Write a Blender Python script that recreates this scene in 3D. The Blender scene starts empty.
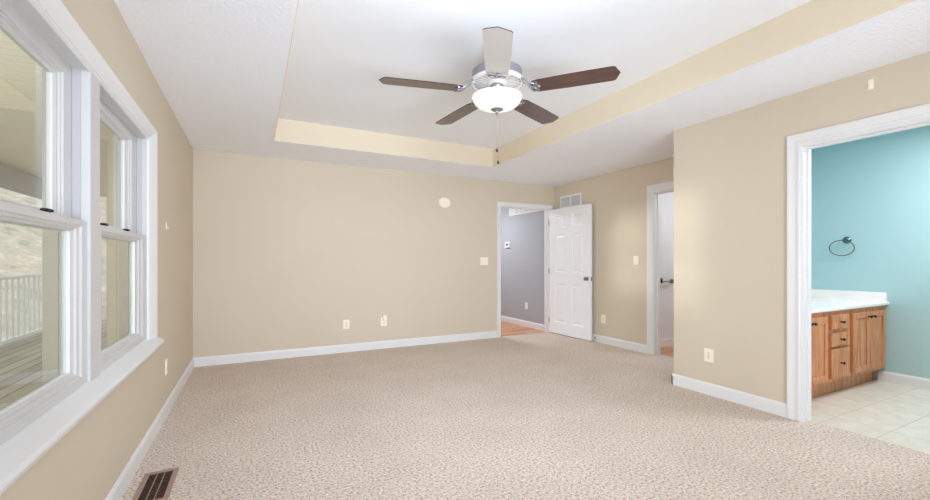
import bpy, bmesh, math, random
from mathutils import Vector, Matrix
random.seed(7)
S = bpy.context.scene
COL = S.collection

# ------------------------------------------------------------------ camera
F_PX, YAW, HORIZON, EYE = 414.65, 0.4731, 261.48, 1.1818
cam_d = bpy.data.cameras.new('camera'); cam = bpy.data.objects.new('camera', cam_d); COL.objects.link(cam)
cam_d.sensor_fit = 'HORIZONTAL'; cam_d.sensor_width = 36.0
cam_d.lens = F_PX / 930.0 * 36.0
cam_d.shift_y = (HORIZON - 250.0) / 930.0
cam_d.clip_start = 0.02; cam_d.clip_end = 200
cam.location = (0, 0, EYE); cam.rotation_euler = (math.pi / 2, 0, -YAW)
S.camera = cam

# ------------------------------------------------------------------ world, lights, exposure
w = bpy.data.worlds.new('overcast_sky'); S.world = w; w.use_nodes = True
bg = w.node_tree.nodes['Background']; bg.inputs[0].default_value = (0.86, 0.93, 1.0, 1); bg.inputs[1].default_value = 1.35
S.view_settings.view_transform = 'Standard'; S.view_settings.look = 'None'
S.view_settings.exposure = 0.38; S.view_settings.gamma = 1.0; S.view_settings.use_curve_mapping = False
try:
    S.cycles.use_denoising = True; S.cycles.max_bounces = 12; S.cycles.diffuse_bounces = 8
    S.cycles.transparent_max_bounces = 12; S.cycles.sample_clamp_indirect = 6.0
    S.cycles.caustics_reflective = False; S.cycles.caustics_refractive = False
except Exception:
    pass

def area(name, loc, direction, sx, sy, power, color=(1, 1, 1)):
    d = bpy.data.lights.new(name, 'AREA'); d.shape = 'RECTANGLE'; d.size = sx; d.size_y = sy
    d.energy = power; d.color = color
    o = bpy.data.objects.new(name, d); COL.objects.link(o); o.location = loc
    o.rotation_euler = Vector(direction).to_track_quat('-Z', 'Y').to_euler()
    return o

sun_d = bpy.data.lights.new('low_sun', 'SUN'); sun_d.energy = 0.95; sun_d.angle = math.radians(4.0); sun_d.color = (1.0, 0.98, 0.96)
sun = bpy.data.objects.new('low_sun', sun_d); COL.objects.link(sun)
sun.rotation_euler = Vector((1, .225, -.012)).to_track_quat('-Z', 'Y').to_euler()
# added fill panels, out of view behind and above the camera, evening the light
area('near_wall_fill', (0.75, -2.40, 1.30), (0.08, 1, 0.06), 2.4, 1.9, 40, (0.88, 0.985, 1.15))
area('near_low_fill', (0.9, -1.6, 0.55), (0.10, 1.0, 0.36), 2.2, 0.8, 34, (0.88, 0.985, 1.15)).data.spread = math.radians(110)
area('overhead_fill', (0.80, 0.80, 2.30), (0.20, 1, -0.36), 1.0, 0.5, 19, (0.88, 0.985, 1.15)).data.spread = math.radians(120)
# added fill panel at the porch rail, pushing more light through the window
area('porch_fill', (-2.97, 1.0, 1.60), (1, .14, -.02), 5.0, 1.0, 105, (0.92, 0.99, 1.08))
# added fill panels under the ceilings of the rooms beyond the doorways
area('hall_fill', (3.35, 7.0, 2.42), (0, 0, -1), 0.5, 0.5, 33, (0.93, 0.98, 1.04))
area('bathroom_fill', (4.60, 0.85, 2.42), (0, 0, -1), 0.7, 0.7, 29, (1.0, 0.975, 1.03))
area('closet_fill', (5.5, 2.85, 2.42), (0, 0.1, -1), 1.0, 0.4, 9, (0.93, 0.99, 1.06))

# ------------------------------------------------------------------ materials
def lin(c):
    f = lambda v: v / 12.92 if v <= 0.04045 else ((v + 0.055) / 1.055) ** 2.4
    return tuple(f(v / 255.0) for v in c) + (1.0,)

def mat(name, rgb, rough=0.5, metal=0.0, spec=0.5, bump=None, var=None):
    """rgb in sRGB 0-255; bump=(scale, strength, distance); var=(scale, rgb2, amount) soft colour variation"""
    m = bpy.data.materials.new(name); m.use_nodes = True
    nt = m.node_tree; p = nt.nodes['Principled BSDF']
    p.inputs['Base Color'].default_value = lin(rgb); p.inputs['Roughness'].default_value = rough
    p.inputs['Metallic'].default_value = metal; p.inputs['Specular IOR Level'].default_value = spec
    tc = nt.nodes.new('ShaderNodeTexCoord')
    if var:
        n = nt.nodes.new('ShaderNodeTexNoise'); n.inputs['Scale'].default_value = var[0]; n.inputs['Detail'].default_value = 4
        nt.links.new(tc.outputs['Object'], n.inputs['Vector'])
        mx = nt.nodes.new('ShaderNodeMix'); mx.data_type = 'RGBA'
        mx.inputs['A'].default_value = lin(rgb); mx.inputs['B'].default_value = lin(var[1])
        mr = nt.nodes.new('ShaderNodeMapRange'); mr.inputs['From Min'].default_value = 0.35; mr.inputs['From Max'].default_value = 0.65
        mr.inputs['To Max'].default_value = var[2]
        nt.links.new(n.outputs['Fac'], mr.inputs['Value']); nt.links.new(mr.outputs['Result'], mx.inputs['Factor'])
        nt.links.new(mx.outputs['Result'], p.inputs['Base Color'])
    if bump:
        n2 = nt.nodes.new('ShaderNodeTexNoise'); n2.inputs['Scale'].default_value = bump[0]; n2.inputs['Detail'].default_value = 3
        nt.links.new(tc.outputs['Object'], n2.inputs['Vector'])
        b = nt.nodes.new('ShaderNodeBump'); b.inputs['Strength'].default_value = bump[1]; b.inputs['Distance'].default_value = bump[2]
        nt.links.new(n2.outputs['Fac'], b.inputs['Height']); nt.links.new(b.outputs['Normal'], p.inputs['Normal'])
    return m

def ramp(nt, stops):
    r = nt.nodes.new('ShaderNodeValToRGB'); e = r.color_ramp.elements
    while len(e) < len(stops): e.new(0.5)
    for i, (pos, c) in enumerate(stops):
        e[i].position = pos; e[i].color = lin(c)
    return r

def carpet_mat():
    m = bpy.data.materials.new('beige_carpet'); m.use_nodes = True; nt = m.node_tree; p = nt.nodes['Principled BSDF']
    p.inputs['Roughness'].default_value = 0.95; p.inputs['Specular IOR Level'].default_value = 0.1
    tc = nt.nodes.new('ShaderNodeTexCoord')
    n = nt.nodes.new('ShaderNodeTexNoise'); n.inputs['Scale'].default_value = 70; n.inputs['Detail'].default_value = 6; n.inputs['Roughness'].default_value = 0.72
    nt.links.new(tc.outputs['Object'], n.inputs['Vector'])
    r = ramp(nt, [(0.33, (92, 76, 64)), (0.42, (186, 170, 154)), (0.52, (220, 206, 193)), (0.70, (244, 235, 226))])
    nt.links.new(n.outputs['Fac'], r.inputs['Fac'])
    n3 = nt.nodes.new('ShaderNodeTexNoise'); n3.inputs['Scale'].default_value = 2.2; n3.inputs['Detail'].default_value = 3
    nt.links.new(tc.outputs['Object'], n3.inputs['Vector'])
    mr = nt.nodes.new('ShaderNodeMapRange'); mr.inputs['From Min'].default_value = 0.3; mr.inputs['From Max'].default_value = 0.7
    mr.inputs['To Min'].default_value = 0.95; mr.inputs['To Max'].default_value = 1.04
    nt.links.new(n3.outputs['Fac'], mr.inputs['Value'])
    mx = nt.nodes.new('ShaderNodeMix'); mx.data_type = 'RGBA'; mx.blend_type = 'MULTIPLY'; mx.inputs['Factor'].default_value = 1
    nt.links.new(r.outputs['Color'], mx.inputs['A']); nt.links.new(mr.outputs['Result'], mx.inputs['B'])
    nt.links.new(mx.outputs['Result'], p.inputs['Base Color'])
    b = nt.nodes.new('ShaderNodeBump'); b.inputs['Strength'].default_value = 0.6; b.inputs['Distance'].default_value = 0.008
    nt.links.new(n.outputs['Fac'], b.inputs['Height']); nt.links.new(b.outputs['Normal'], p.inputs['Normal'])
    return m

def plank_mat(name, stops, width, length, axis='X', rough=0.35, seam=(120, 70, 40), seamw=0.004):
    """boards running along `axis`, random tone per board with stretched grain"""
    m = bpy.data.materials.new(name); m.use_nodes = True; nt = m.node_tree; p = nt.nodes['Principled BSDF']
    p.inputs['Roughness'].default_value = rough
    tc = nt.nodes.new('ShaderNodeTexCoord'); mp = nt.nodes.new('ShaderNodeMapping')
    if axis == 'Y': mp.inputs['Rotation'].default_value = (0, 0, math.pi / 2)
    nt.links.new(tc.outputs['Object'], mp.inputs['Vector'])
    br = nt.nodes.new('ShaderNodeTexBrick'); br.inputs['Scale'].default_value = 1
    br.inputs['Brick Width'].default_value = length; br.inputs['Row Height'].default_value = width
    br.inputs['Mortar Size'].default_value = seamw; br.inputs['Color1'].default_value = (0, 0, 0, 1); br.inputs['Color2'].default_value = (1, 1, 1, 1)
    br.inputs['Mortar'].default_value = (0.5, 0.5, 0.5, 1); br.offset = 0.37
    nt.links.new(mp.outputs['Vector'], br.inputs['Vector'])
    mp2 = nt.nodes.new('ShaderNodeMapping'); mp2.inputs['Scale'].default_value = (2.5, 40, 40)
    nt.links.new(mp.outputs['Vector'], mp2.inputs['Vector'])
    n = nt.nodes.new('ShaderNodeTexNoise'); n.inputs['Scale'].default_value = 1; n.inputs['Detail'].default_value = 4
    nt.links.new(mp2.outputs['Vector'], n.inputs['Vector'])
    ad = nt.nodes.new('ShaderNodeMath'); ad.operation = 'MULTIPLY_ADD'; ad.inputs[1].default_value = 0.45
    nt.links.new(br.outputs['Color'], ad.inputs[0])
    ml = nt.nodes.new('ShaderNodeMath'); ml.operation = 'MULTIPLY'; ml.inputs[1].default_value = 0.55
    nt.links.new(n.outputs['Fac'], ml.inputs[0]); nt.links.new(ml.outputs[0], ad.inputs[2])
    r = ramp(nt, stops); nt.links.new(ad.outputs[0], r.inputs['Fac'])
    mx = nt.nodes.new('ShaderNodeMix'); mx.data_type = 'RGBA'; mx.inputs['B'].default_value = lin(seam)
    nt.links.new(r.outputs['Color'], mx.inputs['A']); nt.links.new(br.outputs['Fac'], mx.inputs['Factor'])
    nt.links.new(mx.outputs['Result'], p.inputs['Base Color'])
    return m

def wood_mat(name, stops, scale=(30, 30, 2.2), rough=0.4, distort=1.5):
    m = bpy.data.materials.new(name); m.use_nodes = True; nt = m.node_tree; p = nt.nodes['Principled BSDF']
    p.inputs['Roughness'].default_value = rough
    tc = nt.nodes.new('ShaderNodeTexCoord'); mp = nt.nodes.new('ShaderNodeMapping'); mp.inputs['Scale'].default_value = scale
    nt.links.new(tc.outputs['Object'], mp.inputs['Vector'])
    n = nt.nodes.new('ShaderNodeTexNoise'); n.inputs['Scale'].default_value = 1; n.inputs['Detail'].default_value = 5; n.inputs['Distortion'].default_value = distort
    nt.links.new(mp.outputs['Vector'], n.inputs['Vector'])
    r = ramp(nt, stops); nt.links.new(n.outputs['Fac'], r.inputs['Fac']); nt.links.new(r.outputs['Color'], p.inputs['Base Color'])
    return m

def tile_mat():
    m = bpy.data.materials.new('pale_vinyl_tile'); m.use_nodes = True; nt = m.node_tree; p = nt.nodes['Principled BSDF']
    p.inputs['Roughness'].default_value = 0.4
    tc = nt.nodes.new('ShaderNodeTexCoord')
    br = nt.nodes.new('ShaderNodeTexBrick'); br.offset = 0; br.inputs['Scale'].default_value = 1
    br.inputs['Brick Width'].default_value = 0.305; br.inputs['Row Height'].default_value = 0.305; br.inputs['Mortar Size'].default_value = 0.003
    br.inputs['Color1'].default_value = lin((228, 225, 214)); br.inputs['Color2'].default_value = lin((233, 231, 222)); br.inputs['Mortar'].default_value = lin((200, 197, 182))
    nt.links.new(tc.outputs['Object'], br.inputs['Vector'])
    n = nt.nodes.new('ShaderNodeTexNoise'); n.inputs['Scale'].default_value = 9; n.inputs['Detail'].default_value = 6
    nt.links.new(tc.outputs['Object'], n.inputs['Vector'])
    r = ramp(nt, [(0.3, (232, 229, 214)), (0.7, (255, 255, 252))]); nt.links.new(n.outputs['Fac'], r.inputs['Fac'])
    mx = nt.nodes.new('ShaderNodeMix'); mx.data_type = 'RGBA'; mx.blend_type = 'MULTIPLY'; mx.inputs['Factor'].default_value = 0.7
    nt.links.new(br.outputs['Color'], mx.inputs['A']); nt.links.new(r.outputs['Color'], mx.inputs['B'])
    nt.links.new(mx.outputs['Result'], p.inputs['Base Color'])
    return m

def glass_mat():
    m = bpy.data.materials.new('window_glass'); m.use_nodes = True; nt = m.node_tree
    for n in list(nt.nodes): nt.nodes.remove(n)
    out = nt.nodes.new('ShaderNodeOutputMaterial'); mx = nt.nodes.new('ShaderNodeMixShader')
    t = nt.nodes.new('ShaderNodeBsdfTransparent'); t.inputs[0].default_value = (0.93, 0.96, 0.94, 1)
    g = nt.nodes.new('ShaderNodeBsdfGlossy'); g.inputs['Roughness'].default_value = 0.02
    fr = nt.nodes.new('ShaderNodeFresnel'); fr.inputs['IOR'].default_value = 1.5
    ge = nt.nodes.new('ShaderNodeNewGeometry'); mr = nt.nodes.new('ShaderNodeMapRange')      # leaving the pane: the same angle as entering it
    mr.inputs['To Min'].default_value = 1.5; mr.inputs['To Max'].default_value = 1 / 1.5
    nt.links.new(ge.outputs['Backfacing'], mr.inputs['Value']); nt.links.new(mr.outputs['Result'], fr.inputs['IOR'])
    nt.links.new(fr.outputs[0], mx.inputs[0]); nt.links.new(t.outputs[0], mx.inputs[1]); nt.links.new(g.outputs[0], mx.inputs[2])
    nt.links.new(mx.outputs[0], out.inputs[0])
    return m

def stripe_mat(name, rgb, rgb2, axis, period, gap, rough=0.6):
    """siding or soffit boards: a thin line every `period` metres along axis"""
    m = bpy.data.materials.new(name); m.use_nodes = True; nt = m.node_tree; p = nt.nodes['Principled BSDF']
    p.inputs['Roughness'].default_value = rough
    tc = nt.nodes.new('ShaderNodeTexCoord'); sp = nt.nodes.new('ShaderNodeSeparateXYZ'); nt.links.new(tc.outputs['Object'], sp.inputs[0])
    md = nt.nodes.new('ShaderNodeMath'); md.operation = 'WRAP'; md.inputs[1].default_value = period; md.inputs[2].default_value = 0
    nt.links.new(sp.outputs[axis], md.inputs[0])
    lt = nt.nodes.new('ShaderNodeMath'); lt.operation = 'LESS_THAN'; lt.inputs[1].default_value = gap; nt.links.new(md.outputs[0], lt.inputs[0])
    mx = nt.nodes.new('ShaderNodeMix'); mx.data_type = 'RGBA'; mx.inputs['A'].default_value = lin(rgb); mx.inputs['B'].default_value = lin(rgb2)
    nt.links.new(lt.outputs[0], mx.inputs['Factor']); nt.links.new(mx.outputs['Result'], p.inputs['Base Color'])
    return m

def leaf_mat():
    m = bpy.data.materials.new('leaf_litter'); m.use_nodes = True; nt = m.node_tree; p = nt.nodes['Principled BSDF']
    p.inputs['Roughness'].default_value = 0.9
    tc = nt.nodes.new('ShaderNodeTexCoord')
    n = nt.nodes.new('ShaderNodeTexNoise'); n.inputs['Scale'].default_value = 2.0; n.inputs['Detail'].default_value = 10; n.inputs['Roughness'].default_value = 0.75
    nt.links.new(tc.outputs['Object'], n.inputs['Vector'])
    r = ramp(nt, [(0.36, (150, 140, 120)), (0.46, (188, 180, 162)), (0.53, (206, 180, 162)), (0.64, (236, 226, 214))])
    nt.links.new(n.outputs['Fac'], r.inputs['Fac']); nt.links.new(r.outputs['Color'], p.inputs['Base Color'])
    return m

def bowl_mat():
    m = bpy.data.materials.new('lit_frosted_glass'); m.use_nodes = True; nt = m.node_tree; p = nt.nodes['Principled BSDF']
    p.inputs['Base Color'].default_value = lin((240, 236, 228)); p.inputs['Roughness'].default_value = 0.25
    p.inputs['Emission Color'].default_value = (1.0, 0.98, 0.97, 1); p.inputs['Emission Strength'].default_value = 0.42
    return m

M = {}
TAN = (213, 201, 181)
M['tan'] = mat('tan_wall_paint', TAN, 0.55, spec=0.25, bump=(160, 0.05, 0.002), var=(1.3, (210, 197, 176), 0.5))
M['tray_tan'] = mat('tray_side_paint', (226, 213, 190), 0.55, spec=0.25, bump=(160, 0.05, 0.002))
M['soffit'] = mat('stippled_ceiling_paint', (245, 248, 253), 0.8, spec=0.2, bump=(48, 0.45, 0.012))
M['ceiling'] = mat('smooth_ceiling_paint', (241, 244, 247), 0.8, spec=0.2, bump=(7, 0.12, 0.02))
M['trim'] = mat('white_trim_paint', (230, 230, 230), 0.35, spec=0.4)
M['vinyl'] = mat('white_window_vinyl', (206, 206, 205), 0.3, spec=0.45)
M['door'] = mat('white_door_paint', (244, 244, 244), 0.4, spec=0.4)
M['grey'] = mat('grey_hall_paint', (172, 175, 180), 0.55, spec=0.25)
M['teal'] = mat('teal_bathroom_paint', (176, 207, 209), 0.5, spec=0.3)
M['white_wall'] = mat('white_closet_paint', (228, 228, 228), 0.6, spec=0.25)
M['carpet'] = carpet_mat()
M['oak_floor'] = plank_mat('orange_wood_floor', [(0.15, (190, 122, 82)), (0.5, (214, 154, 112)), (0.85, (232, 186, 152))], 0.085, 1.1, 'X')
M['tile'] = tile_mat()
M['deck'] = plank_mat('weathered_deck_boards', [(0.1, (128, 116, 96)), (0.5, (164, 154, 136)), (0.9, (188, 182, 168))], 0.14, 3.6, 'Y', 0.8, seam=(84, 76, 64), seamw=0.008)
M['leaf'] = leaf_mat()
M['porch_ceil'] = stripe_mat('porch_soffit_panel', (226, 218, 198), (200, 192, 172), 'Y', 0.10, 0.008)
M['siding'] = stripe_mat('beige_board_siding', (190, 182, 164), (168, 160, 143), 'X', 0.085, 0.012)
M['porch_trim'] = mat('cream_porch_trim', (150, 147, 136), 0.6)
M['shaded_track'] = mat('shaded_track_putty', (146, 140, 126), 0.5)  # greyish outer track colour, darkened to carry the porch shade
M['liner'] = mat('grey_jamb_liner', (186, 187, 188), 0.5)
M['rail'] = mat('white_porch_rail', (225, 230, 230), 0.5)
M['glass'] = glass_mat()
M['cabinet'] = wood_mat('reddish_oak_cabinet', [(0.25, (158, 92, 54)), (0.46, (200, 130, 84)), (0.62, (216, 150, 104)), (0.8, (226, 170, 126))])
M['counter'] = mat('white_cultured_marble', (252, 244, 240), 0.2, var=(6, (245, 236, 232), 0.6))
M['blade'] = wood_mat('walnut_fan_blade', [(0.3, (58, 38, 34)), (0.55, (88, 58, 49)), (0.75, (112, 76, 64))], scale=(3, 34, 34), rough=0.34, distort=0.6)
_p = M['blade'].node_tree.nodes['Principled BSDF']; _p.inputs['Coat Weight'].default_value = 0.5; _p.inputs['Coat Roughness'].default_value = 0.3; _p.inputs['Coat IOR'].default_value = 1.5
M['pale_blade'] = mat('pale_blade_colour', (206, 203, 200), 0.35)
M['blade_edge'] = mat('matte_blade_edge', (62, 46, 42), 0.9, spec=0.05)
M['pale_nickel'] = mat('pale_nickel', (212, 212, 214), 0.4, metal=0.3)
M['chain'] = mat('aged_chain', (132, 128, 122), 0.6, metal=0.2)
M['nickel'] = mat('brushed_nickel', (150, 150, 153), 0.42, metal=0.7)
M['dark_metal'] = mat('dark_bronze', (58, 54, 50), 0.35, metal=0.7)
M['steel'] = mat('satin_steel', (150, 150, 152), 0.3, metal=0.9)
M['chrome'] = mat('dark_chrome', (108, 118, 122), 0.25, metal=0.9)
M['bowl'] = bowl_mat()
M['ivory'] = mat('ivory_plastic', (250, 241, 224), 0.4)
M['white_plastic'] = mat('white_plastic', (240, 240, 240), 0.4)
M['grey_plastic'] = mat('grey_plastic', (132, 134, 138), 0.4)
M['black'] = mat('black_plastic', (28, 28, 28), 0.5)
M['dark'] = mat('duct_shade', (74, 56, 47), 0.9)
M['register'] = mat('brown_register_enamel', (158, 132, 116), 0.45)
M['grille_back'] = mat('vent_backing', (214, 214, 216), 0.8)  # near-white sheet behind the hall grille louvers

# ------------------------------------------------------------------ mesh helpers
def new(): return bmesh.new()

def box(bm, x0, x1, y0, y1, z0, z1, bev=0.0, seg=1):
    r = bmesh.ops.create_cube(bm, size=1.0)
    vs = r['verts']
    bmesh.ops.scale(bm, vec=(x1 - x0, y1 - y0, z1 - z0), verts=vs)
    bmesh.ops.translate(bm, vec=((x0 + x1) / 2, (y0 + y1) / 2, (z0 + z1) / 2), verts=vs)
    if bev > 0:
        es = list({e for v in vs for e in v.link_edges})
        bmesh.ops.bevel(bm, geom=es, offset=bev, segments=seg, profile=0.5, affect='EDGES')
    return bm

def cyl(bm, p0, p1, r0, r1=None, seg=20):
    p0, p1 = Vector(p0), Vector(p1); r1 = r0 if r1 is None else r1
    d = p1 - p0
    mt = Matrix.Translation((p0 + p1) / 2) @ d.to_track_quat('Z', 'Y').to_matrix().to_4x4()
    bmesh.ops.create_cone(bm, cap_ends=True, segments=seg, radius1=r0, radius2=r1, depth=d.length, matrix=mt)
    return bm

def lathe(bm, prof, seg=48, mtx=None):
    """prof: (r, z) from one end to the other, spun about Z"""
    rings = []
    for r, z in prof:
        if r < 1e-6:
            rings.append([bm.verts.new((0, 0, z))])
        else:
            rings.append([bm.verts.new((r * math.cos(2 * math.pi * i / seg), r * math.sin(2 * math.pi * i / seg), z)) for i in range(seg)])
    vs = [v for g in rings for v in g]
    for a, b in zip(rings, rings[1:]):
        for i in range(seg):
            j = (i + 1) % seg
            if len(a) == 1 and len(b) > 1: bm.faces.new((a[0], b[i], b[j]))
            elif len(b) == 1 and len(a) > 1: bm.faces.new((a[i], a[j], b[0]))
            elif len(a) > 1: bm.faces.new((a[i], a[j], b[j], b[i]))
    if mtx: bmesh.ops.transform(bm, matrix=mtx, verts=vs)
    return bm

def tube(bm, pts, r, seg=10, closed=False):
    pts = [Vector(p) for p in pts]; n = len(pts); rings = []
    up = Vector((0, 0, 1))
    for i, p in enumerate(pts):
        a = pts[(i - 1) % n] if (closed or i > 0) else p
        b = pts[(i + 1) % n] if (closed or i < n - 1) else p
        t = (b - a).normalized()
        s = t.cross(up)
        if s.length < 1e-3: s = t.cross(Vector((1, 0, 0)))
        s.normalize(); u = s.cross(t)
        rings.append([bm.verts.new(p + r * (math.cos(2 * math.pi * k / seg) * s + math.sin(2 * math.pi * k / seg) * u)) for k in range(seg)])
    for i in range(n if closed else n - 1):
        A, B = rings[i], rings[(i + 1) % n]
        for k in range(seg):
            bm.faces.new((A[k], A[(k + 1) % seg], B[(k + 1) % seg], B[k]))
    if not closed:
        bm.faces.new(rings[0][::-1]); bm.faces.new(rings[-1])
    return bm

def prism(bm, poly, axis, a0, a1):
    """extrude polygon along axis: 'y' -> poly in (x,z); 'x' -> poly in (y,z); 'z' -> poly in (x,y)"""
    def P(p, a):
        return {'y': (p[0], a, p[1]), 'x': (a, p[0], p[1]), 'z': (p[0], p[1], a)}[axis]
    A = [bm.verts.new(P(p, a0)) for p in poly]; B = [bm.verts.new(P(p, a1)) for p in poly]
    n = len(poly)
    bm.faces.new(A); bm.faces.new(B[::-1])
    for i in range(n):
        bm.faces.new((A[i], A[(i + 1) % n], B[(i + 1) % n], B[i]))
    return bm

def loft(bm, loops, closed_profile=True, caps=True):
    """loops: list of equally long point lists"""
    V = [[bm.verts.new(p) for p in L] for L in loops]
    n = len(V[0])
    for A, B in zip(V, V[1:]):
        for i in range(n if closed_profile else n - 1):
            bm.faces.new((A[i], A[(i + 1) % n], B[(i + 1) % n], B[i]))
    if caps:
        bm.faces.new(V[0][::-1]); bm.faces.new(V[-1])
    return bm

def build(name, bm, material, parent=None, smooth=False, loc=None):
    bmesh.ops.recalc_face_normals(bm, faces=bm.faces)
    me = bpy.data.meshes.new(name); bm.to_mesh(me); bm.free()
    if smooth:
        for f in me.polygons: f.use_smooth = True
        try: me.set_sharp_from_angle(angle=math.radians(35))
        except Exception: pass
    me.materials.append(material)
    o = bpy.data.objects.new(name, me); COL.objects.link(o)
    if parent is not None: o.parent = parent
    if loc: o.location = loc
    return o

def struct(name, bm, material, parent=None, smooth=False):
    o = build(name, bm, material, parent, smooth)
    if parent is None: o['kind'] = 'structure'
    return o

def empty(name, loc=(0, 0, 0), rot=(0, 0, 0)):
    o = bpy.data.objects.new(name, None); COL.objects.link(o); o.location = loc; o.rotation_euler = rot
    o.empty_display_size = 0.05
    return o

def tag(o, label, cat, group=None):
    o['label'] = label; o['category'] = cat
    if group: o['group'] = group
    return o

# ------------------------------------------------------------------ room dimensions
XL, YB, XR, XB, YC = -0.596, 5.5205, 4.5135, 3.6065, 2.638
CH, TH = 2.44, 0.237
YN = -2.50
TX0, TX1, TY0, TY1 = 0.194, 2.852, 0.20, 4.748
T = 0.115
WY0, WYM0, WYM1, WY1 = 1.275, 2.205, 2.322, 3.25          # window: left unit, mullion, right unit
WZ0, WZ1 = 0.69, 1.96
DX0, DX1, DH = 3.455, 4.385, 2.045                        # hall door opening in the back wall
CY0, CY1 = 2.79, 3.565                                    # closet doorway in the right wall
BY0, BY1 = 0.80, 1.580                                    # bathroom doorway
BXW, BYW = 5.545, 2.50                                    # bathroom far wall, vanity-side wall

# ------------------------------------------------------------------ floors
bm = new(); box(bm, XL - .14, 3.695, YN, YB + .045, -.05, 0); box(bm, 3.695, 4.63, YC - .02, YB + .045, -.05, 0)
struct('floor', bm, M['carpet'])
bm = new(); box(bm, 3.695, BXW + .1, YN - .1, BYW + .1, -.05, -.004); struct('floor_bathroom', bm, M['tile'])
bm = new(); box(bm, 4.63, 6.6, BYW + .1, 4.1, -.05, -.004); struct('floor_closet', bm, M['oak_floor'])
bm = new(); box(bm, 1.6, 4.63, YB + .045, 9.2, -.05, -.004); struct('floor_hall', bm, M['oak_floor'])

# ------------------------------------------------------------------ walls
WT = 2.70
bm = new()
box(bm, XL - .14, XL, YN - .12, WY0 - .02, 0, WT); box(bm, XL - .14, XL, WY1 + .02, YB + T, 0, WT)
box(bm, XL - .14, XL, WY0 - .02, WY1 + .02, 0, WZ0 - .035); box(bm, XL - .14, XL, WY0 - .02, WY1 + .02, WZ1 + .02, WT)
struct('wall_left', bm, M['tan'])
bm = new()
box(bm, XL, DX0 - .018, YB, YB + .105, 0, WT); box(bm, DX1 + .018, XR, YB, YB + .105, 0, WT); box(bm, DX0 - .018, DX1 + .018, YB, YB + .105, DH + .018, WT)
struct('wall_back', bm, M['tan'])
bm = new()
box(bm, XR, XR + .105, CY1 + .018, YB + .105, 0, WT); box(bm, XR, XR + .105, YC - .1, CY0 - .018, 0, WT); box(bm, XR, XR + .105, CY0 - .018, CY1 + .018, DH + .018, WT)
struct('wall_right', bm, M['tan'])
bm = new()
box(bm, XB, XB + .105, BY1 + .018, YC, 0, WT); box(bm, XB, XB + .105, YN, BY0 - .018, 0, WT); box(bm, XB, XB + .105, BY0 - .018, BY1 + .018, DH + .018, WT)
box(bm, XB + .105, XR, YC - .105, YC, 0, WT)
struct('wall_right_front', bm, M['tan'])
bm = new(); box(bm, XL, XB, YN - .12, YN, 0, WT); struct('wall_near', bm, M['tan'])
# hall
bm = new(); box(bm, 4.44, 4.63, YB + .105, 9.2, 0, WT); struct('wall_hall_right', bm, M['grey'])
bm = new(); box(bm, 1.5, 1.6, YB + .105, 9.2, 0, WT); box(bm, 1.5, 4.63, 9.2, 9.3, 0, WT); struct('wall_hall_end', bm, M['grey'])
# bathroom
bm = new(); box(bm, BXW, BXW + .1, YN - .12, BYW + .03, 0, WT); struct('wall_bathroom_far', bm, M['teal'])
bm = new(); box(bm, XB + .105, BXW, BYW, BYW + .03, 0, WT); struct('wall_bathroom_side', bm, M['teal'])
bm = new(); box(bm, XB + .105, BXW, YN - .12, YN, 0, WT); box(bm, XB + .105, XB + .11, YN, BY0 - .018, 0, WT); box(bm, XB + .105, XB + .11, BY1 + .018, BYW, 0, WT)
struct('wall_bathroom_near', bm, M['teal'])
# closet
bm = new(); box(bm, XR + .105, 6.6, 3.905, 4.0, 0, WT); box(bm, 6.5, 6.6, BYW + .03, 3.905, 0, WT); box(bm, XR + .105, 6.5, BYW + .03, YC - .02, 0, WT)
struct('wall_closet', bm, M['white_wall'])

# ------------------------------------------------------------------ ceilings
bm = new()
box(bm, XL, TX0, YN, YB, CH, CH + .23); box(bm, TX1, XR, YN, YB, CH, CH + .23)
box(bm, TX0, TX1, TY1, YB, CH, CH + .23); box(bm, TX0, TX1, YN, TY0, CH, CH + .23)
struct('ceiling_border', bm, M['soffit'])
bm = new(); box(bm, TX0 - .05, TX1 + .05, TY0 - .05, TY1 + .05, CH + TH, CH + TH + .05); struct('ceiling', bm, M['ceiling'])
bm = new()
e = .004
box(bm, TX0, TX0 + e, TY0, TY1, CH + .002, CH + TH); box(bm, TX1 - e, TX1, TY0, TY1, CH + .002, CH + TH)
box(bm, TX0 + e, TX1 - e, TY1 - e, TY1, CH + .002, CH + TH); box(bm, TX0 + e, TX1 - e, TY0, TY0 + e, CH + .002, CH + TH)
struct('wall_tray', bm, M['tray_tan'])
bm = new(); box(bm, XB + .105, BXW, YN, BYW, CH, CH + .05); struct('ceiling_bathroom', bm, M['soffit'])
bm = new(); box(bm, XR + .105, 6.5, YC - .02, 3.905, CH, CH + .05); struct('ceiling_closet', bm, M['soffit'])
bm = new(); box(bm, 1.6, 4.44, YB + .105, 9.2, CH, CH + .05); struct('ceiling_hall', bm, M['soffit'])

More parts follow.
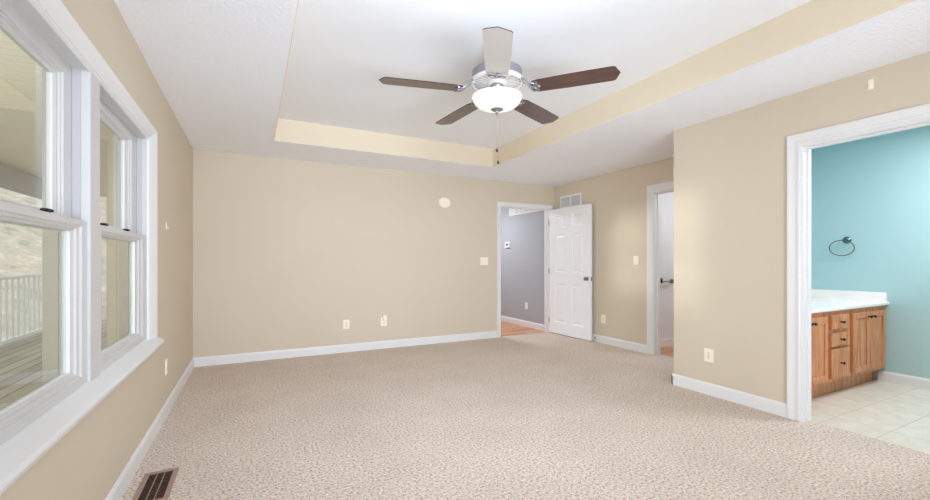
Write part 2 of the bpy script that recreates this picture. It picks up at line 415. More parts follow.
# ------------------------------------------------------------------ baseboards
BH, BT = 0.105, 0.013
PROF = [(0, 0), (BT, 0), (BT, BH - .022), (BT * .75, BH - .012), (BT * .45, BH - .004), (BT * .3, BH), (0, BH)]
def base_seg(bm, axis, wall, sgn, a0, a1, prof=PROF, z0=0.0):
    """axis the run goes along; sgn = direction from wall into room"""
    prism(bm, [(wall + sgn * d, z0 + z) for d, z in prof], axis, a0, a1)
bm = new(); base_seg(bm, 'y', XL, 1, YN, YB); struct('baseboard_left', bm, M['trim'])
bm = new(); base_seg(bm, 'x', YB, -1, XL, DX0 - .072); struct('baseboard_back', bm, M['trim'])
bm = new(); base_seg(bm, 'y', XR, -1, CY1 + .108, YB); base_seg(bm, 'y', XR, -1, YC, CY0 - .108); struct('baseboard_right', bm, M['trim'])
bm = new(); base_seg(bm, 'y', XB, -1, BY1 + .098, YC + BT); base_seg(bm, 'y', XB, -1, YN, BY0 - .098); base_seg(bm, 'x', YC, 1, XB - BT, XR)
struct('baseboard_right_front', bm, M['trim'])
bm = new(); base_seg(bm, 'y', 4.44, -1, YB + .105, 9.2, z0=-.004); struct('baseboard_hall', bm, M['trim'])
bm = new(); base_seg(bm, 'y', BXW, -1, YN, 1.80, z0=-.004); struct('baseboard_bathroom', bm, M['trim'])
bm = new(); base_seg(bm, 'x', 3.905, -1, XR + .105, 6.5, z0=-.004); struct('baseboard_closet', bm, M['trim'])

# ------------------------------------------------------------------ door trims: casing with mitred corners + jamb
CAS = [(0, 0), (0, .010), (.10, .012), (.16, .017), (.34, .017), (.40, .012), (.70, .016), (.82, .020), (.97, .020), (1, .016), (1, 0)]
def casing(bm, fn, a0, a1, zt, width, reveal=.006, z0=0.0, prof=CAS):
    L = []
    for (aa, zz) in ((0, 0), (0, 1), (1, 1), (1, 0)):
        loop = []
        for t, d in prof:
            ww = reveal + t * width
            a = (a0 - ww) if aa == 0 else (a1 + ww)
            z = z0 if zz == 0 else zt + ww
            loop.append(fn(a, z, d))
        L.append(loop)
    loft(bm, L)
def jamb(bm, fn, a0, a1, zt, depth, th=.018, stop=True):
    """fn(a, z, d): d positive into the room; jamb runs from d=+.002 to d=-depth"""
    def bx(p, q):
        A, B = fn(*p), fn(*q)
        box(bm, min(A[0], B[0]), max(A[0], B[0]), min(A[1], B[1]), max(A[1], B[1]), min(A[2], B[2]), max(A[2], B[2]))
    bx((a0 - th, 0, .002), (a0, zt + th, -depth)); bx((a1, 0, .002), (a1 + th, zt + th, -depth)); bx((a0, zt, .002), (a1, zt + th, -depth))
    if stop:
        bx((a0, 0, -depth * .42), (a0 + .011, zt, -depth * .70)); bx((a1 - .011, 0, -depth * .42), (a1, zt, -depth * .70))
        bx((a0 + .011, zt - .011, -depth * .42), (a1 - .011, zt, -depth * .70))
bm = new(); f = lambda a, z, d: (a, YB - d, z)
casing(bm, f, DX0, DX1, DH, .066); jamb(bm, f, DX0, DX1, DH, .108); struct('trim_1', bm, M['trim'])
bm = new(); f = lambda a, z, d: (XR - d, a, z)
casing(bm, f, CY0, CY1, DH, .100); jamb(bm, f, CY0, CY1, DH, .108); struct('trim_2', bm, M['trim'])
bm = new(); f = lambda a, z, d: (XB - d, a, z)
casing(bm, f, BY0, BY1, DH - .02, .095); jamb(bm, f, BY0, BY1, DH - .02, .112); struct('trim_3', bm, M['trim'])
bm = new(); box(bm, XB + .055, XB + .058, BY1 - .0015, BY1 + .001, .94, 1.0)
struct('trim_strike_plate', bm, M['steel'])

# ------------------------------------------------------------------ window
win = empty('window_1', (0, 0, 0)); win['kind'] = 'structure'
XO = XL - .132
bm = new()
box(bm, XO, XL + .002, WY0 - .02, WY0, WZ0 - .03, WZ1 + .02); box(bm, XO, XL + .002, WY1, WY1 + .02, WZ0 - .03, WZ1 + .02)
box(bm, XO, XL + .002, WY0, WY1, WZ1, WZ1 + .02); box(bm, XO, XL, WY0, WY1, WZ0 - .035, WZ0)
build('window_frame', bm, M['vinyl'], win)
bm = new(); box(bm, XO, XL + .006, WYM0, WYM1, WZ0, WZ1); build('mullion', bm, M['vinyl'], win)
bm = new()
for (ya, yb, za, zb) in ((WY0, WY0 + .010, WZ0, WZ1), (WYM0 - .010, WYM0, WZ0, WZ1), (WYM1, WYM1 + .010, WZ0, WZ1), (WY1 - .010, WY1, WZ0, WZ1), (WY0, WYM0, WZ1 - .010, WZ1), (WYM1, WY1, WZ1 - .010, WZ1), (WY0, WYM0, WZ0, WZ0 + .012), (WYM1, WY1, WZ0, WZ0 + .012)):
    box(bm, XO - .004, -.686, ya, yb, za, zb)
build('outer_track', bm, M['shaded_track'], win)
bm = new()
for ya, yb in ((WY0, WY0 + .005), (WYM0 - .005, WYM0), (WYM1, WYM1 + .005), (WY1 - .005, WY1)):
    box(bm, -.646, -.620, ya, yb, 1.345, WZ1); 
build('jamb_liner', bm, M['liner'], win)
WCAS = [(-.03, 0), (-.03, .004), (.03, .012), (.13, .013), (.15, .004), (.19, .004), (.21, .012), (.45, .021), (.93, .035), (1, .033), (1, 0)]
bm = new(); L = []
for (aa, zz) in ((0, 0), (0, 1), (1, 1), (1, 0)):
    L.append([(XL + d, (WY0 - t * .128) if aa == 0 else (WY1 + t * .128), .655 if zz == 0 else WZ1 + t * .082) for t, d in WCAS])
loft(bm, L); build('window_casing', bm, M['trim'], win)
bm = new(); prism(bm, [(XL - .01, .692), (XL + .0, .691), (-.536, .656), (-.530, .648), (-.530, .640), (-.540, .630), (-.556, .624), (-.560, .616), (XL, .616), (XL - .01, .65)], 'y', WY0 - .17, 3.42)
build('window_sill', bm, M['trim'], win)
bm = new(); prism(bm, [(XL, .618), (-.566, .618), (-.566, .604), (-.572, .596), (-.578, .580), (XL, .580)], 'y', WY0 - .15, 3.40)
build('apron', bm, M['trim'], win)

def sash_ring(bm, o, i, prof):
    """o, i = (y0, y1, z0, z1) outer / glass rect; prof = (t, x)"""
    L = []
    for (ky, kz) in ((0, 2), (1, 2), (1, 3), (0, 3), (0, 2)):
        L.append([(x, o[ky] + t * (i[ky] - o[ky]), o[kz] + t * (i[kz] - o[kz])) for t, x in prof])
    V = [[bm.verts.new(p) for p in l] for l in L[:4]]; V.append(V[0]); n = len(prof)
    for A, B in zip(V, V[1:]):
        for k in range(n): bm.faces.new((A[k], A[(k + 1) % n], B[(k + 1) % n], B[k]))
UP = [(0, -.647), (.70, -.647), (.72, -.653), (.80, -.654), (.82, -.660), (.90, -.661), (1, -.668), (1, -.684), (0, -.684)]
LO = [(0, -.600), (.52, -.600), (.58, -.607), (.78, -.609), (.82, -.616), (1, -.622), (1, -.640), (0, -.640)]
for (y0, y1, gl, gr_u, gr_l, locks) in ((WY0, WYM0, .11, .12, .109, (1.48, 1.87)), (WYM1, WY1, .11, .185, .175, (2.475, 2.86))):
    up = empty('upper_sash'); up.parent = win
    bm = new(); sash_ring(bm, (y0, y1, 1.30, WZ1), (y0 + gl, y1 - gr_u, 1.37, 1.888), UP); build('sash_frame', bm, M['vinyl'], up)
    bm = new(); box(bm, -.676, -.672, y0 + gl - .01, y1 - gr_u + .01, 1.36, 1.898); build('glass_pane', bm, M['glass'], up)
    lo = empty('lower_sash'); lo.parent = win
    bm = new(); sash_ring(bm, (y0 + .003, y1 - .003, WZ0, 1.344), (y0 + gl, y1 - gr_l, .757, 1.299), LO); build('sash_frame', bm, M['vinyl'], lo)
    bm = new(); box(bm, -.632, -.628, y0 + gl - .01, y1 - gr_l + .01, .747, 1.309); build('glass_pane', bm, M['glass'], lo)
    for ly in locks:
        bm = new(); box(bm, -.634, -.612, ly - .035, ly + .035, 1.343, 1.351, .002); box(bm, -.628, -.606, ly - .008, ly + .040, 1.350, 1.360, .003)
        build('sash_lock', bm, M['black'], lo)

# ------------------------------------------------------------------ porch outside
bm = new(); box(bm, -3.3, XO, -3.0, 11.0, -.10, -.02); struct('floor_porch', bm, M['deck'])
bm = new(); box(bm, -3.3, XO, -3.0, 11.0, 2.51, 2.56); struct('ceiling_porch', bm, M['porch_ceil'])
bm = new(); box(bm, -3.14, -3.0, -3.0, 11.0, 2.215, 2.51); struct('beam_porch', bm, M['porch_trim'])
bm = new(); box(bm, -1.44, XO, 5.9, 6.2, -.1, 2.51); struct('wall_porch', bm, M['siding'])
rl = empty('porch_railing', (-3.07, 4.0, -.02))
bm = new(); box(bm, -.05, .05, -7, 6.95, .955, .998, .006); build('top_rail', bm, M['rail'], rl)
bm = new(); box(bm, -.03, .03, -7, 6.95, .06, .11, .004); build('bottom_rail', bm, M['rail'], rl)
y = 6.9
for k in range(76):
    bm = new(); box(bm, -.008, .008, y - .026, y + .026, .11, .955); build('baluster', bm, M['rail'], rl); y -= .165
tag(rl, 'white porch railing with square balusters outside the window', 'railing')
bm = new()
nx, ny = 26, 34
V = [[bm.verts.new((-3.5 - 34 * i / nx, 4 + 52 * j / ny, -1.6 + .35 * (34 * i / nx) + .22 * (52 * j / ny - 4) + .25 * math.sin(i * 1.7 + j * .9))) for j in range(ny + 1)] for i in range(nx + 1)]
for i in range(nx):
    for j in range(ny): bm.faces.new((V[i][j], V[i][j + 1], V[i + 1][j + 1], V[i + 1][j]))
struct('hillside', bm, M['leaf'], smooth=True)
bm = new(); box(bm, -40, 12, -20, 50, -1.9, -1.7); struct('ground', bm, M['leaf'])

# ------------------------------------------------------------------ hall door (six panels, open against the right wall)
DW, DT = .905, .035
dr = empty('door_1', (DX1 + .004, YB - .024, 0), (0, 0, math.radians(-87.6))); dr['kind'] = 'structure'
def door_leaf(bm, wd, th, z0, z1, cols, rows):
    xs = sorted({0, wd, *[c for q in cols for c in q]}); zs = sorted({z0, z1, *[r for q in rows for r in q]})
    for side in (0, 1):
        def Y(d): return d if side == 0 else th - d
        for i in range(len(xs) - 1):
            for j in range(len(zs) - 1):
                a, b, c, d2 = xs[i], xs[i + 1], zs[j], zs[j + 1]
                if (a, b) in cols and (c, d2) in rows:
                    steps = [(0, 0), (.009, .007), (.020, .008), (.050, .0015)]
                    prev = None
                    for ins, dep in steps:
                        q = [(a + ins, Y(dep), c + ins), (b - ins, Y(dep), c + ins), (b - ins, Y(dep), d2 - ins), (a + ins, Y(dep), d2 - ins)]
                        vv = [bm.verts.new(p) for p in q]
                        if prev:
                            for k in range(4): bm.faces.new((prev[k], prev[(k + 1) % 4], vv[(k + 1) % 4], vv[k]))
                        prev = vv
                    bm.faces.new(prev)
                else:
                    bm.faces.new([bm.verts.new(p) for p in ((a, Y(0), c), (b, Y(0), c), (b, Y(0), d2), (a, Y(0), d2))])
    for q in (((0, 0, z0), (0, th, z0), (0, th, z1), (0, 0, z1)), ((wd, 0, z0), (wd, th, z0), (wd, th, z1), (wd, 0, z1)),
              ((0, 0, z0), (wd, 0, z0), (wd, th, z0), (0, th, z0)), ((0, 0, z1), (wd, 0, z1), (wd, th, z1), (0, th, z1))):
        bm.faces.new([bm.verts.new(p) for p in q])
    bmesh.ops.remove_doubles(bm, verts=bm.verts, dist=1e-5)
bm = new()
door_leaf(bm, DW, DT, .012, 2.036, [(.140, .385), (.520, .765)], [(.20, .82), (1.01, 1.615), (1.725, 1.92)])
build('door_leaf', bm, M['door'], dr)
def knob(bm, x, z, y, sgn):
    mt = Matrix.Translation((x, y, z)) @ Matrix.Rotation(math.radians(90 * sgn), 4, 'X')
    lathe(bm, [(0, 0), (.031, 0), (.031, .005), (.024, .010), (.011, .013), (.011, .024), (.020, .030), (.026, .038), (.026, .046), (.018, .052), (0, .054)], 24, mt)
kb = new(); knob(kb, DW - .07, .925, 0, 1); build('door_knob', kb, M['steel'], dr, True)
kb = new(); knob(kb, DW - .07, .925, DT, -1); build('door_knob', kb, M['steel'], dr, True)
bm = new(); box(bm, DW - .001, DW + .0015, .006, .029, .895, .955); cyl(bm, (DW, .0175, .925), (DW + .010, .0175, .925), .008, seg=12); build('latch_plate', bm, M['steel'], dr)
for hz in (.22, 1.02, 1.82):
    bm = new(); cyl(bm, (-.004, -.004, hz - .045), (-.004, -.004, hz + .045), .006, seg=12); build('hinge', bm, M['steel'], dr)

ds = empty('door_stop', (XR - BT, 4.575, .055))
bm = new(); cyl(bm, (.001, 0, 0), (-.004, 0, 0), .011, seg=16); cyl(bm, (-.004, 0, 0), (-.030, 0, 0), .005, seg=12); build('spring', bm, M['dark_metal'], ds)
bm = new(); cyl(bm, (-.028, 0, 0), (-.040, 0, 0), .008, seg=14); build('rubber_tip', bm, M['white_plastic'], ds)
tag(ds, 'small dark door stop with white tip on the baseboard behind the open door', 'door stop')

# ------------------------------------------------------------------ ceiling fan
FX, FY = 1.50, 2.446
fan = empty('ceiling_fan', (FX, FY, CH + TH)); Z0 = CH + TH
tag(fan, 'nickel ceiling fan with four dark blades, one pale blade and a glass bowl light', 'ceiling fan')
zz = lambda z: z - Z0
bm = new(); lathe(bm, [(0, 0), (.072, 0), (.074, -.012), (.070, -.035), (.052, -.055), (.030, -.062), (.022, -.066), (.022, zz(2.545)), (0, zz(2.545))], 40)
build('canopy', bm, M['nickel'], fan, True)
bm = new()
lathe(bm, [(.176, zz(2.428)), (.173, zz(2.436)), (.173, zz(2.484)), (.166, zz(2.494)), (.150, zz(2.498)), (.150, zz(2.493)), (.163, zz(2.489)), (.167, zz(2.482)), (.167, zz(2.428)), (.176, zz(2.428))], 64)
lathe(bm, [(0, zz(2.550)), (.040, zz(2.550)), (.055, zz(2.530)), (.058, zz(2.430)), (0, zz(2.430))], 40)
housing = build('motor_housing', bm, M['nickel'], fan, True)
# vented plate below the motor: ring rim, hub and radial fins with open slots between them
bm = new(); lathe(bm, [(.166, zz(2.430)), (.184, zz(2.426)), (.189, zz(2.412)), (.182, zz(2.400)), (.170, zz(2.400)), (.162, zz(2.410)), (.166, zz(2.430))], 64)
lathe(bm, [(.0, zz(2.432)), (.066, zz(2.430)), (.070, zz(2.412)), (.056, zz(2.400)), (.040, zz(2.396)), (.036, zz(2.30)), (0, zz(2.30))], 40)
for kx in range(26):
    mt = Matrix.Rotation(2 * math.pi * kx / 26, 4, 'Z')
    b2 = new(); prism(b2, [(.062, -.0045), (.172, -.0095), (.172, .0095), (.062, .0045)], 'z', zz(2.424), zz(2.412)); bmesh.ops.transform(b2, matrix=mt, verts=b2.verts)
    tmp = bpy.data.meshes.new('tmp'); b2.to_mesh(tmp); b2.free(); bm.from_mesh(tmp); bpy.data.meshes.remove(tmp)
build('vent_plate', bm, M['pale_nickel'], housing, True)
bm = new(); lathe(bm, [(.030, zz(2.40)), (.042, zz(2.398)), (.046, zz(2.385)), (.040, zz(2.372)), (.012, zz(2.366)), (.012, zz(2.236)), (0, zz(2.236))], 32)
for q in range(3):
    a = q * 2 * math.pi / 3; tube(bm, [(.020 * math.cos(a), .020 * math.sin(a), zz(2.372)), (.090 * math.cos(a), .090 * math.sin(a), zz(2.318)), (.163 * math.cos(a), .163 * math.sin(a), zz(2.312))], .004, 8)
build('light_fitter', bm, M['nickel'], fan, True)
bm = new()
outer = [(.170, 2.316), (.171, 2.309), (.167, 2.295), (.156, 2.276), (.136, 2.257), (.105, 2.242), (.064, 2.233), (.0, 2.230)]
inner = [(r * .965 if r else 0, z + .005) for r, z in outer[::-1]]
lathe(bm, [(r, zz(z)) for r, z in outer] + [(r, zz(z)) for r, z in inner[1:-1]] + [(.165, zz(2.318)), (.170, zz(2.316))], 64)
build('light_bowl', bm, M['bowl'], fan, True)
bm = new(); lathe(bm, [(0, zz(2.236)), (.042, zz(2.236)), (.043, zz(2.229)), (.030, zz(2.222)), (.012, zz(2.218)), (.009, zz(2.210)), (.013, zz(2.204)), (.008, zz(2.197)), (0, zz(2.195))], 32)
build('finial', bm, M['nickel'], fan, True)
BR0, BR1, BW = .255, .798, .078
BZ = 2.350
ph = -0.85845
PITCH = math.radians(-8)
bl_me = br_me = None
for i in range(5):
    a = ph + i * 2 * math.pi / 5
    if bl_me is None:
        out = [(BR0, -.060), (BR0 - .012, -.035), (BR0 + .006, 0), (BR0 - .012, .035), (BR0, .060), (BR0 + .03, .071), (.50, BW), (BR1 - .040, BW), (BR1 - .026, .068), (BR1 - .014, .036), (BR1, 0), (BR1 - .014, -.036), (BR1 - .026, -.068), (BR1 - .040, -BW), (.50, -BW), (BR0 + .03, -.071)]
        bm = new(); prism(bm, out, 'z', -.0025, .0025)
        bmesh.ops.triangulate(bm, faces=[f for f in bm.faces if len(f.verts) > 4])
        bmesh.ops.transform(bm, matrix=Matrix.Rotation(PITCH, 4, 'X'), verts=bm.verts)
        bo = build('blade', bm, M['blade'], fan); bl_me = bo.data
        bl_me.materials.append(M['blade_edge'])
        for f in bl_me.polygons: f.material_index = 1 if abs(f.normal.z) < .6 else 0
        bm = new()
        # iron: openwork scroll from the motor rim down to the blade root
        def zr(r):
            t = min(1, max(0, (r - .180) / .075)); return .058 * (1 - t * t * (3 - 2 * t)) - .006
        tube(bm, [(r, 0, zr(r)) for r in (.160, .180, .200, .220, .240, .260, .285)], .009, 8)
        for sg in (-1, 1):
            loop = []
            for q in range(20):
                an = 2 * math.pi * q / 20; r = .228 + .046 * math.cos(an); yy = sg * (.030 + .022 * math.sin(an)); loop.append((r, yy, zr(r) + yy * math.tan(PITCH) * min(1, max(0, (r - .2) / .05))))
            tube(bm, loop, .0062, 8, True)
            cyl(bm, (.275, sg * .036, -.010 + sg * .036 * math.tan(PITCH)), (.275, sg * .036, .003 + sg * .036 * math.tan(PITCH)), .009, seg=12)
        tube(bm, [(.282, yy, -.006 + yy * math.tan(PITCH)) for yy in (-.055, -.03, 0, .03, .055)], .007, 8)
        cyl(bm, (.292, 0, -.012), (.292, 0, .002), .010, seg=12)
        ro = build('blade_bracket', bm, M['nickel'], bo, True); br_me = ro.data
    else:
        bo = bpy.data.objects.new('blade', bl_me); COL.objects.link(bo); bo.parent = fan
        ro = bpy.data.objects.new('blade_bracket', br_me); COL.objects.link(ro); ro.parent = bo
    if i == 4:                                   # the blade nearest the camera is coloured pale instead of walnut
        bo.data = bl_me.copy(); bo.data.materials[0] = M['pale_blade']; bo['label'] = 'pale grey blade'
    bo.location = (0, 0, zz(BZ)); bo.rotation_euler = (0, 0, a)
for (dx, dy, zb) in ((-.012, -.05, 1.985), (.012, -.03, 1.905)):
    # ball chains hang from the switch housing behind the bowl
    px, py = .075, .155
    bm = new(); cyl(bm, (dx + px, dy + py, zz(2.37)), (dx + px, dy + py, zz(zb)), .0006, seg=6)
    ch = build('pull_chain', bm, M['chain'], fan)
    bm = new(); lathe(bm, [(0, zb + .012 - Z0), (.006, zb + .006 - Z0), (.009, zb - Z0 - .006), (.006, zb - .014 - Z0), (0, zb - .018 - Z0)], 14, Matrix.Translation((dx + px, dy + py, 0)))
    build('chain_pull', bm, M['dark_metal'], ch, True)
pl = bpy.data.lights.new('fan_bulb', 'POINT'); pl.energy = 0.35; pl.shadow_soft_size = .012; pl.color = (1, .95, .88)
po = bpy.data.objects.new('fan_bulb', pl); COL.objects.link(po); po.location = (FX + .02, FY, 2.268)

# ------------------------------------------------------------------ wall plates, outlets, switches
def basis(face):
    """rotation so that local +Y is out of the wall, X along it"""
    return {'back': math.pi, 'right': math.pi / 2, 'left': -math.pi / 2}[face]
def plate_root(name, face, along, z):
    loc = {'back': (along, YB, z), 'right': (XR, along, z), 'left': (XL, along, z), 'bath': (XB, along, z), 'hall': (4.44, along, z)}[face]
    return empty(name, loc, (0, 0, basis('right' if face in ('bath', 'hall') else face)))
def outlet(face, along, z, label, material='ivory', wd=.076, ht=.118):
    r = plate_root('wall_outlet', face, along, z)
    bm = new(); box(bm, -wd / 2, wd / 2, 0, .006, -ht / 2, ht / 2, .002, 2); build('cover_plate', bm, M[material], r)
    for s in (-1, 1):
        bm = new(); cyl(bm, (0, .005, s * .020), (0, .0085, s * .020), .0165, seg=24)
        rc = build('receptacle', bm, M[material], r, True)
        bm = new(); box(bm, -.008, -.005, .0085, .009, s * .020, s * .020 + .009); box(bm, .005, .008, .0085, .009, s * .020, s * .020 + .008); cyl(bm, (0, .0085, s * .020 - .008), (0, .009, s * .020 - .008), .003, seg=10)
        build('slots', bm, M['black'], rc)
    bm = new(); cyl(bm, (0, .006, 0), (0, .0075, 0), .003, seg=10); build('screw', bm, M['steel'], r)
    return tag(r, label, 'outlet')
def switch(face, along, z, label, gangs=1, wd=.078, ht=.118):
    r = plate_root('light_switch', face, along, z)
    bm = new(); box(bm, -wd / 2, wd / 2, 0, .006, -ht / 2, ht / 2, .002, 2); build('cover_plate', bm, M['ivory'], r)
    for g in range(gangs):
        x = (g - (gangs - 1) / 2) * .046
        bm = new(); box(bm, x - .005, x + .005, .005, .016, -.004, .012, .001); build('toggle', bm, M['ivory'], r)
        for sz in (.030, -.030):
            bm = new(); cyl(bm, (x, .006, sz), (x, .0075, sz), .003, seg=10); build('screw', bm, M['steel'], r)
    return tag(r, label, 'light switch')
outlet('back', 1.086, .363, 'ivory wall outlet low on the back wall, left of the plugged-in adapter', wd=.085)
outlet('back', 1.585, .365, 'ivory wall outlet on the back wall with an adapter plugged in', wd=.085)
outlet('right', 4.424, .351, 'ivory wall outlet low on the right wall beside the open white door', wd=.085)
outlet('bath', 2.290, .349, 'ivory wall outlet on the wall left of the bathroom doorway', wd=.085)
outlet('left', 3.903, .370, 'ivory wall outlet low on the left wall past the window sill', wd=.08)
outlet('hall', 6.215, .375, 'white wall outlet low on the grey hall wall', 'white_plastic')
switch('back', 3.154, 1.187, 'wide ivory double light switch on the back wall left of the doorway', 2, .135)
switch('right', 3.852, 1.196, 'single ivory light switch on the wall left of the closet doorway', 1, .080)

ad = empty('plug_in_adapter', (1.590, YB - .009, .418), (0, 0, math.pi))
bm = new(); box(bm, -.026, .026, 0, .038, -.036, .034, .006, 2); build('body', bm, M['ivory'], ad)
bm = new(); box(bm, -.020, -.001, .038, .041, -.022, .020, .002); build('face_panel', bm, M['white_plastic'], ad)
tag(ad, 'small ivory adapter plugged into the right outlet on the back wall', 'adapter')

sd = empty('smoke_detector', (2.485, YB, 2.035), (math.pi / 2, 0, 0))
def oval(bm, prof, ex):
    lathe(bm, prof, 48, Matrix.Diagonal((ex, 1, 1, 1)))
bm = new(); oval(bm, [(0, 0), (.076, 0), (.077, .012), (.072, .022), (0, .022)], 1.24); build('base', bm, M['ivory'], sd, True)
bm = new(); oval(bm, [(0, .02), (.066, .02), (.064, .030), (.045, .036), (.030, .034), (.028, .037), (0, .038)], 1.24); build('cover', bm, M['ivory'], sd, True)
tag(sd, 'oval cream detector cover mounted high on the back wall', 'smoke detector')

def grille(name, face, along, z, wd, ht, sections, label, back='grey_plastic', n=12):
    r = plate_root(name, face, along, z)
    bm = new(); fw = .022
    box(bm, -wd / 2, wd / 2, 0, .010, ht / 2 - fw, ht / 2, .002); box(bm, -wd / 2, wd / 2, 0, .010, -ht / 2, -ht / 2 + fw, .002)
    box(bm, -wd / 2, -wd / 2 + fw, 0, .010, -ht / 2 + fw, ht / 2 - fw, .002); box(bm, wd / 2 - fw, wd / 2, 0, .010, -ht / 2 + fw, ht / 2 - fw, .002)
    iw = wd - 2 * fw
    for s in range(1, sections):
        x = -iw / 2 + iw * s / sections; box(bm, x - .007, x + .007, 0, .010, -ht / 2 + fw, ht / 2 - fw)
    build('frame', bm, M['white_plastic'], r)
    bm = new(); box(bm, -wd / 2 + .01, wd / 2 - .01, .0, .001, -ht / 2 + .01, ht / 2 - .01); build('backing', bm, M[back], r)
    bm = new()
    for i in range(n):
        zc = -ht / 2 + fw + (ht - 2 * fw) * (i + .5) / n
        prism(bm, [(.001, zc + .006), (.0022, zc + .006), (.0085, zc - .005), (.0073, zc - .005)], 'x', -iw / 2, iw / 2)
    build('louvers', bm, M['white_plastic'], r)
    return tag(r, label, 'vent')
grille('wall_vent', 'right', 5.122, 2.145, .49, .20, 2, 'white louvered air vent high on the right wall above the open door')
grille('return_air_grille', 'hall', 6.285, 2.21, .99, .30, 6, 'long white return air grille high on the grey hall wall', 'grille_back')

th = empty('thermostat', (4.44, 6.83, 1.505), (0, 0, math.pi / 2))
bm = new(); box(bm, -.075, .075, 0, .028, -.055, .055, .006, 2); build('body', bm, M['white_plastic'], th)
bm = new(); box(bm, -.040, .035, .028, .030, -.025, .032, .001); build('display', bm, M['grey_plastic'], th)
tag(th, 'white thermostat with grey display on the hall wall', 'thermostat')

hk = empty('adhesive_hook', (XB, 1.207, 2.342), (0, 0, math.pi / 2))
bm = new(); box(bm, -.014, .014, 0, .004, -.034, .034, .003); build('back_plate', bm, M['ivory'], hk)
bm = new(); tube(bm, [(0, .004, -.006), (0, .014, -.012), (0, .020, -.022), (0, .020, -.010)], .004, 8); build('hook', bm, M['white_plastic'], hk, True)
tag(hk, 'small white adhesive hook high above the bathroom doorway', 'hook')
hk2 = empty('wall_hanger', (XL, 3.90, 1.456), (0, 0, -math.pi / 2))
bm = new(); box(bm, -.016, .016, 0, .004, -.030, .030, .003); build('back_plate', bm, M['ivory'], hk2)
bm = new(); tube(bm, [(0, .004, -.006), (0, .012, -.012), (0, .016, -.022), (0, .016, -.012)], .004, 8); build('hook', bm, M['white_plastic'], hk2, True)
tag(hk2, 'tiny cream wall hanger on the left wall beside the window', 'hook')

# ------------------------------------------------------------------ floor register
fr = empty('floor_register', (-.452, 2.675, 0))
hx, hy = .078, .178
bm = new()
fw = .024
for (a, b, c, d) in ((-hx, hx, hy - fw, hy), (-hx, hx, -hy, -hy + fw), (-hx, -hx + fw, -hy + fw, hy - fw), (hx - fw, hx, -hy + fw, hy - fw)):
    box(bm, a, b, c, d, 0, .008, .002)
build('frame', bm, M['register'], fr)
bm = new(); box(bm, -hx + .01, hx - .01, -hy + .01, hy - .01, 0, .0012); build('duct_shade_plate', bm, M['dark'], fr)  # thin dark plate stands in for the shade inside the duct
bm = new()
n = 18
for i in range(n):
    y = -hy + fw + (2 * hy - 2 * fw) * (i + .5) / n
    prism(bm, [(y + .0034, .0015), (y + .0046, .0015), (y - .0026, .0068), (y - .0038, .0068)], 'x', -hx + fw, hx - fw)
for x in (-.017, .017): box(bm, x - .002, x + .002, -hy + fw, hy - fw, .002, .0072)
build('louvers', bm, M['register'], fr)
tag(fr, 'brown metal floor register in the carpet by the left wall', 'floor vent')

# ------------------------------------------------------------------ bathroom vanity
VX0, VX1, VY = XB + .113, BXW - .012, 1.746
van = empty('bathroom_vanity', (0, 0, 0))
tag(van, 'reddish oak bathroom vanity cabinet with drawers between paired doors', 'vanity cabinet')
bm = new(); box(bm, VX0, VX1, VY, BYW - .002, .135, .757); box(bm, VX0, VX1, VY + .085, BYW - .002, -.004, .135); build('cabinet_body', bm, M['cabinet'], van)
def knob_h(bm, x, z, y):
    mt = Matrix.Translation((x, y, z)) @ Matrix.Rotation(math.radians(90), 4, 'X')
    lathe(bm, [(0, 0), (.010, 0), (.010, .002), (.0055, .005), (.0055, .016), (.012, .020), (.0135, .026), (.009, .031), (0, .032)], 16, mt)
def cab_door(x0, x1, z0, z1, kx):
    y1, y0 = VY, VY - .022
    bm = new(); fwd = .052
    box(bm, x0, x0 + fwd, y0, y1, z0, z1, .003); box(bm, x1 - fwd, x1, y0, y1, z0, z1, .003)
    box(bm, x0 + fwd, x1 - fwd, y0, y1, z1 - fwd, z1, .003); box(bm, x0 + fwd, x1 - fwd, y0, y1, z0, z0 + fwd, .003)
    box(bm, x0 + fwd - .002, x1 - fwd + .002, y0 + .008, y1, z0 + fwd - .002, z1 - fwd + .002)
    d = build('cabinet_door', bm, M['cabinet'], van)
    bm = new(); knob_h(bm, kx, z1 - .040, y0); build('knob', bm, M['dark_metal'], d, True)
def drawer(x0, x1, z0, z1):
    bm = new(); box(bm, x0, x1, VY - .022, VY, z0, z1, .004, 2); d = build('drawer', bm, M['cabinet'], van)
    bm = new(); knob_h(bm, (x0 + x1) / 2, (z0 + z1) / 2, VY - .022); build('knob', bm, M['dark_metal'], d, True)
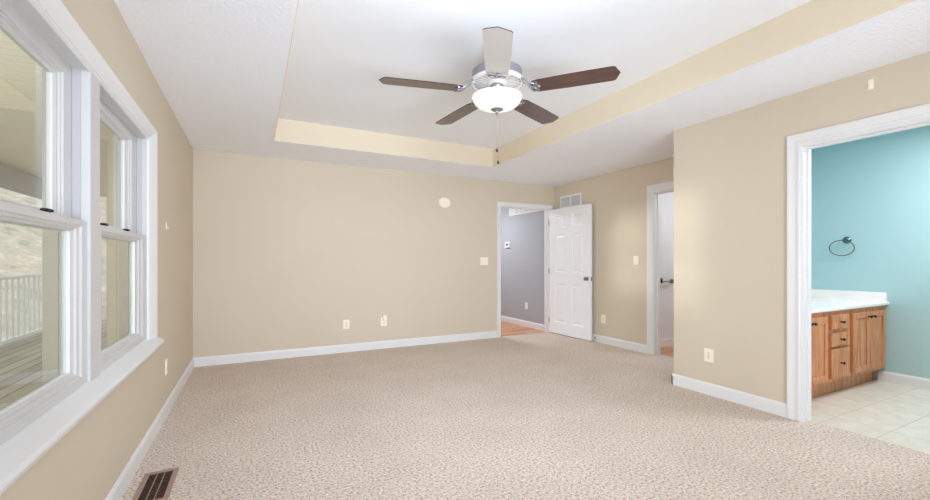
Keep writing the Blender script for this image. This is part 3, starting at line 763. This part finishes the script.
cab_door(3.740, 4.036, .172, .712, 4.005); cab_door(4.040, 4.337, .172, .712, 4.075)
drawer(4.402, 4.730, .596, .715); drawer(4.402, 4.730, .447, .562); drawer(4.402, 4.730, .172, .425)
cab_door(4.801, 5.133, .172, .710, 5.095); cab_door(5.137, 5.472, .172, .710, 5.175)

ct = empty('vanity_countertop', (0, 0, 0))
tag(ct, 'white cultured marble countertop with splash lying on the oak vanity', 'countertop')
bm = new(); box(bm, VX0, BXW, VY - .028, BYW, .757, .787, .006, 2); build('slab', bm, M['counter'], ct)
bm = new(); box(bm, BXW - .020, BXW, VY - .012, BYW, .785, .876, .004, 2); build('side_splash', bm, M['counter'], ct)
bm = new(); box(bm, VX0, BXW - .020, BYW - .020, BYW, .785, .876, .004, 2); build('back_splash', bm, M['counter'], ct)

# towel ring on the teal wall
tr = empty('towel_ring', (BXW, 2.045, 1.405), (0, 0, math.pi / 2))
bm = new(); lathe(bm, [(0, 0), (.036, 0), (.036, .006), (.026, .014), (.016, .020), (.014, .044), (.018, .050), (.014, .056), (0, .058)], 28, Matrix.Rotation(math.radians(-90), 4, 'X'))
build('mount', bm, M['chrome'], tr, True)
bm = new(); tube(bm, [(.028 + .104 * math.cos(2 * math.pi * q / 48), .046 + .006 * math.sin(2 * math.pi * q / 48), -.082 + .080 * math.sin(2 * math.pi * q / 48)) for q in range(48)], .0048, 10, True)
build('ring', bm, M['chrome'], tr, True)
tag(tr, 'dark chrome towel ring on the teal bathroom wall above the countertop', 'towel ring')

# towel bar in the closet
tb = empty('towel_bar', (5.14, 3.905, .905))
bm = new(); cyl(bm, (-.125, -.055, 0), (.135, -.055, 0), .0100, seg=14); build('bar', bm, M['steel'], tb, True)
bm = new(); box(bm, -.140, -.116, -.066, 0, -.022, .046, .003); build('bracket', bm, M['dark_metal'], tb)
bm = new(); cyl(bm, (.135, 0, 0), (.135, -.070, 0), .026, seg=20); build('end_post', bm, M['dark_metal'], tb, True)
tag(tb, 'short dark metal towel bar on the white wall inside the closet doorway', 'towel bar')
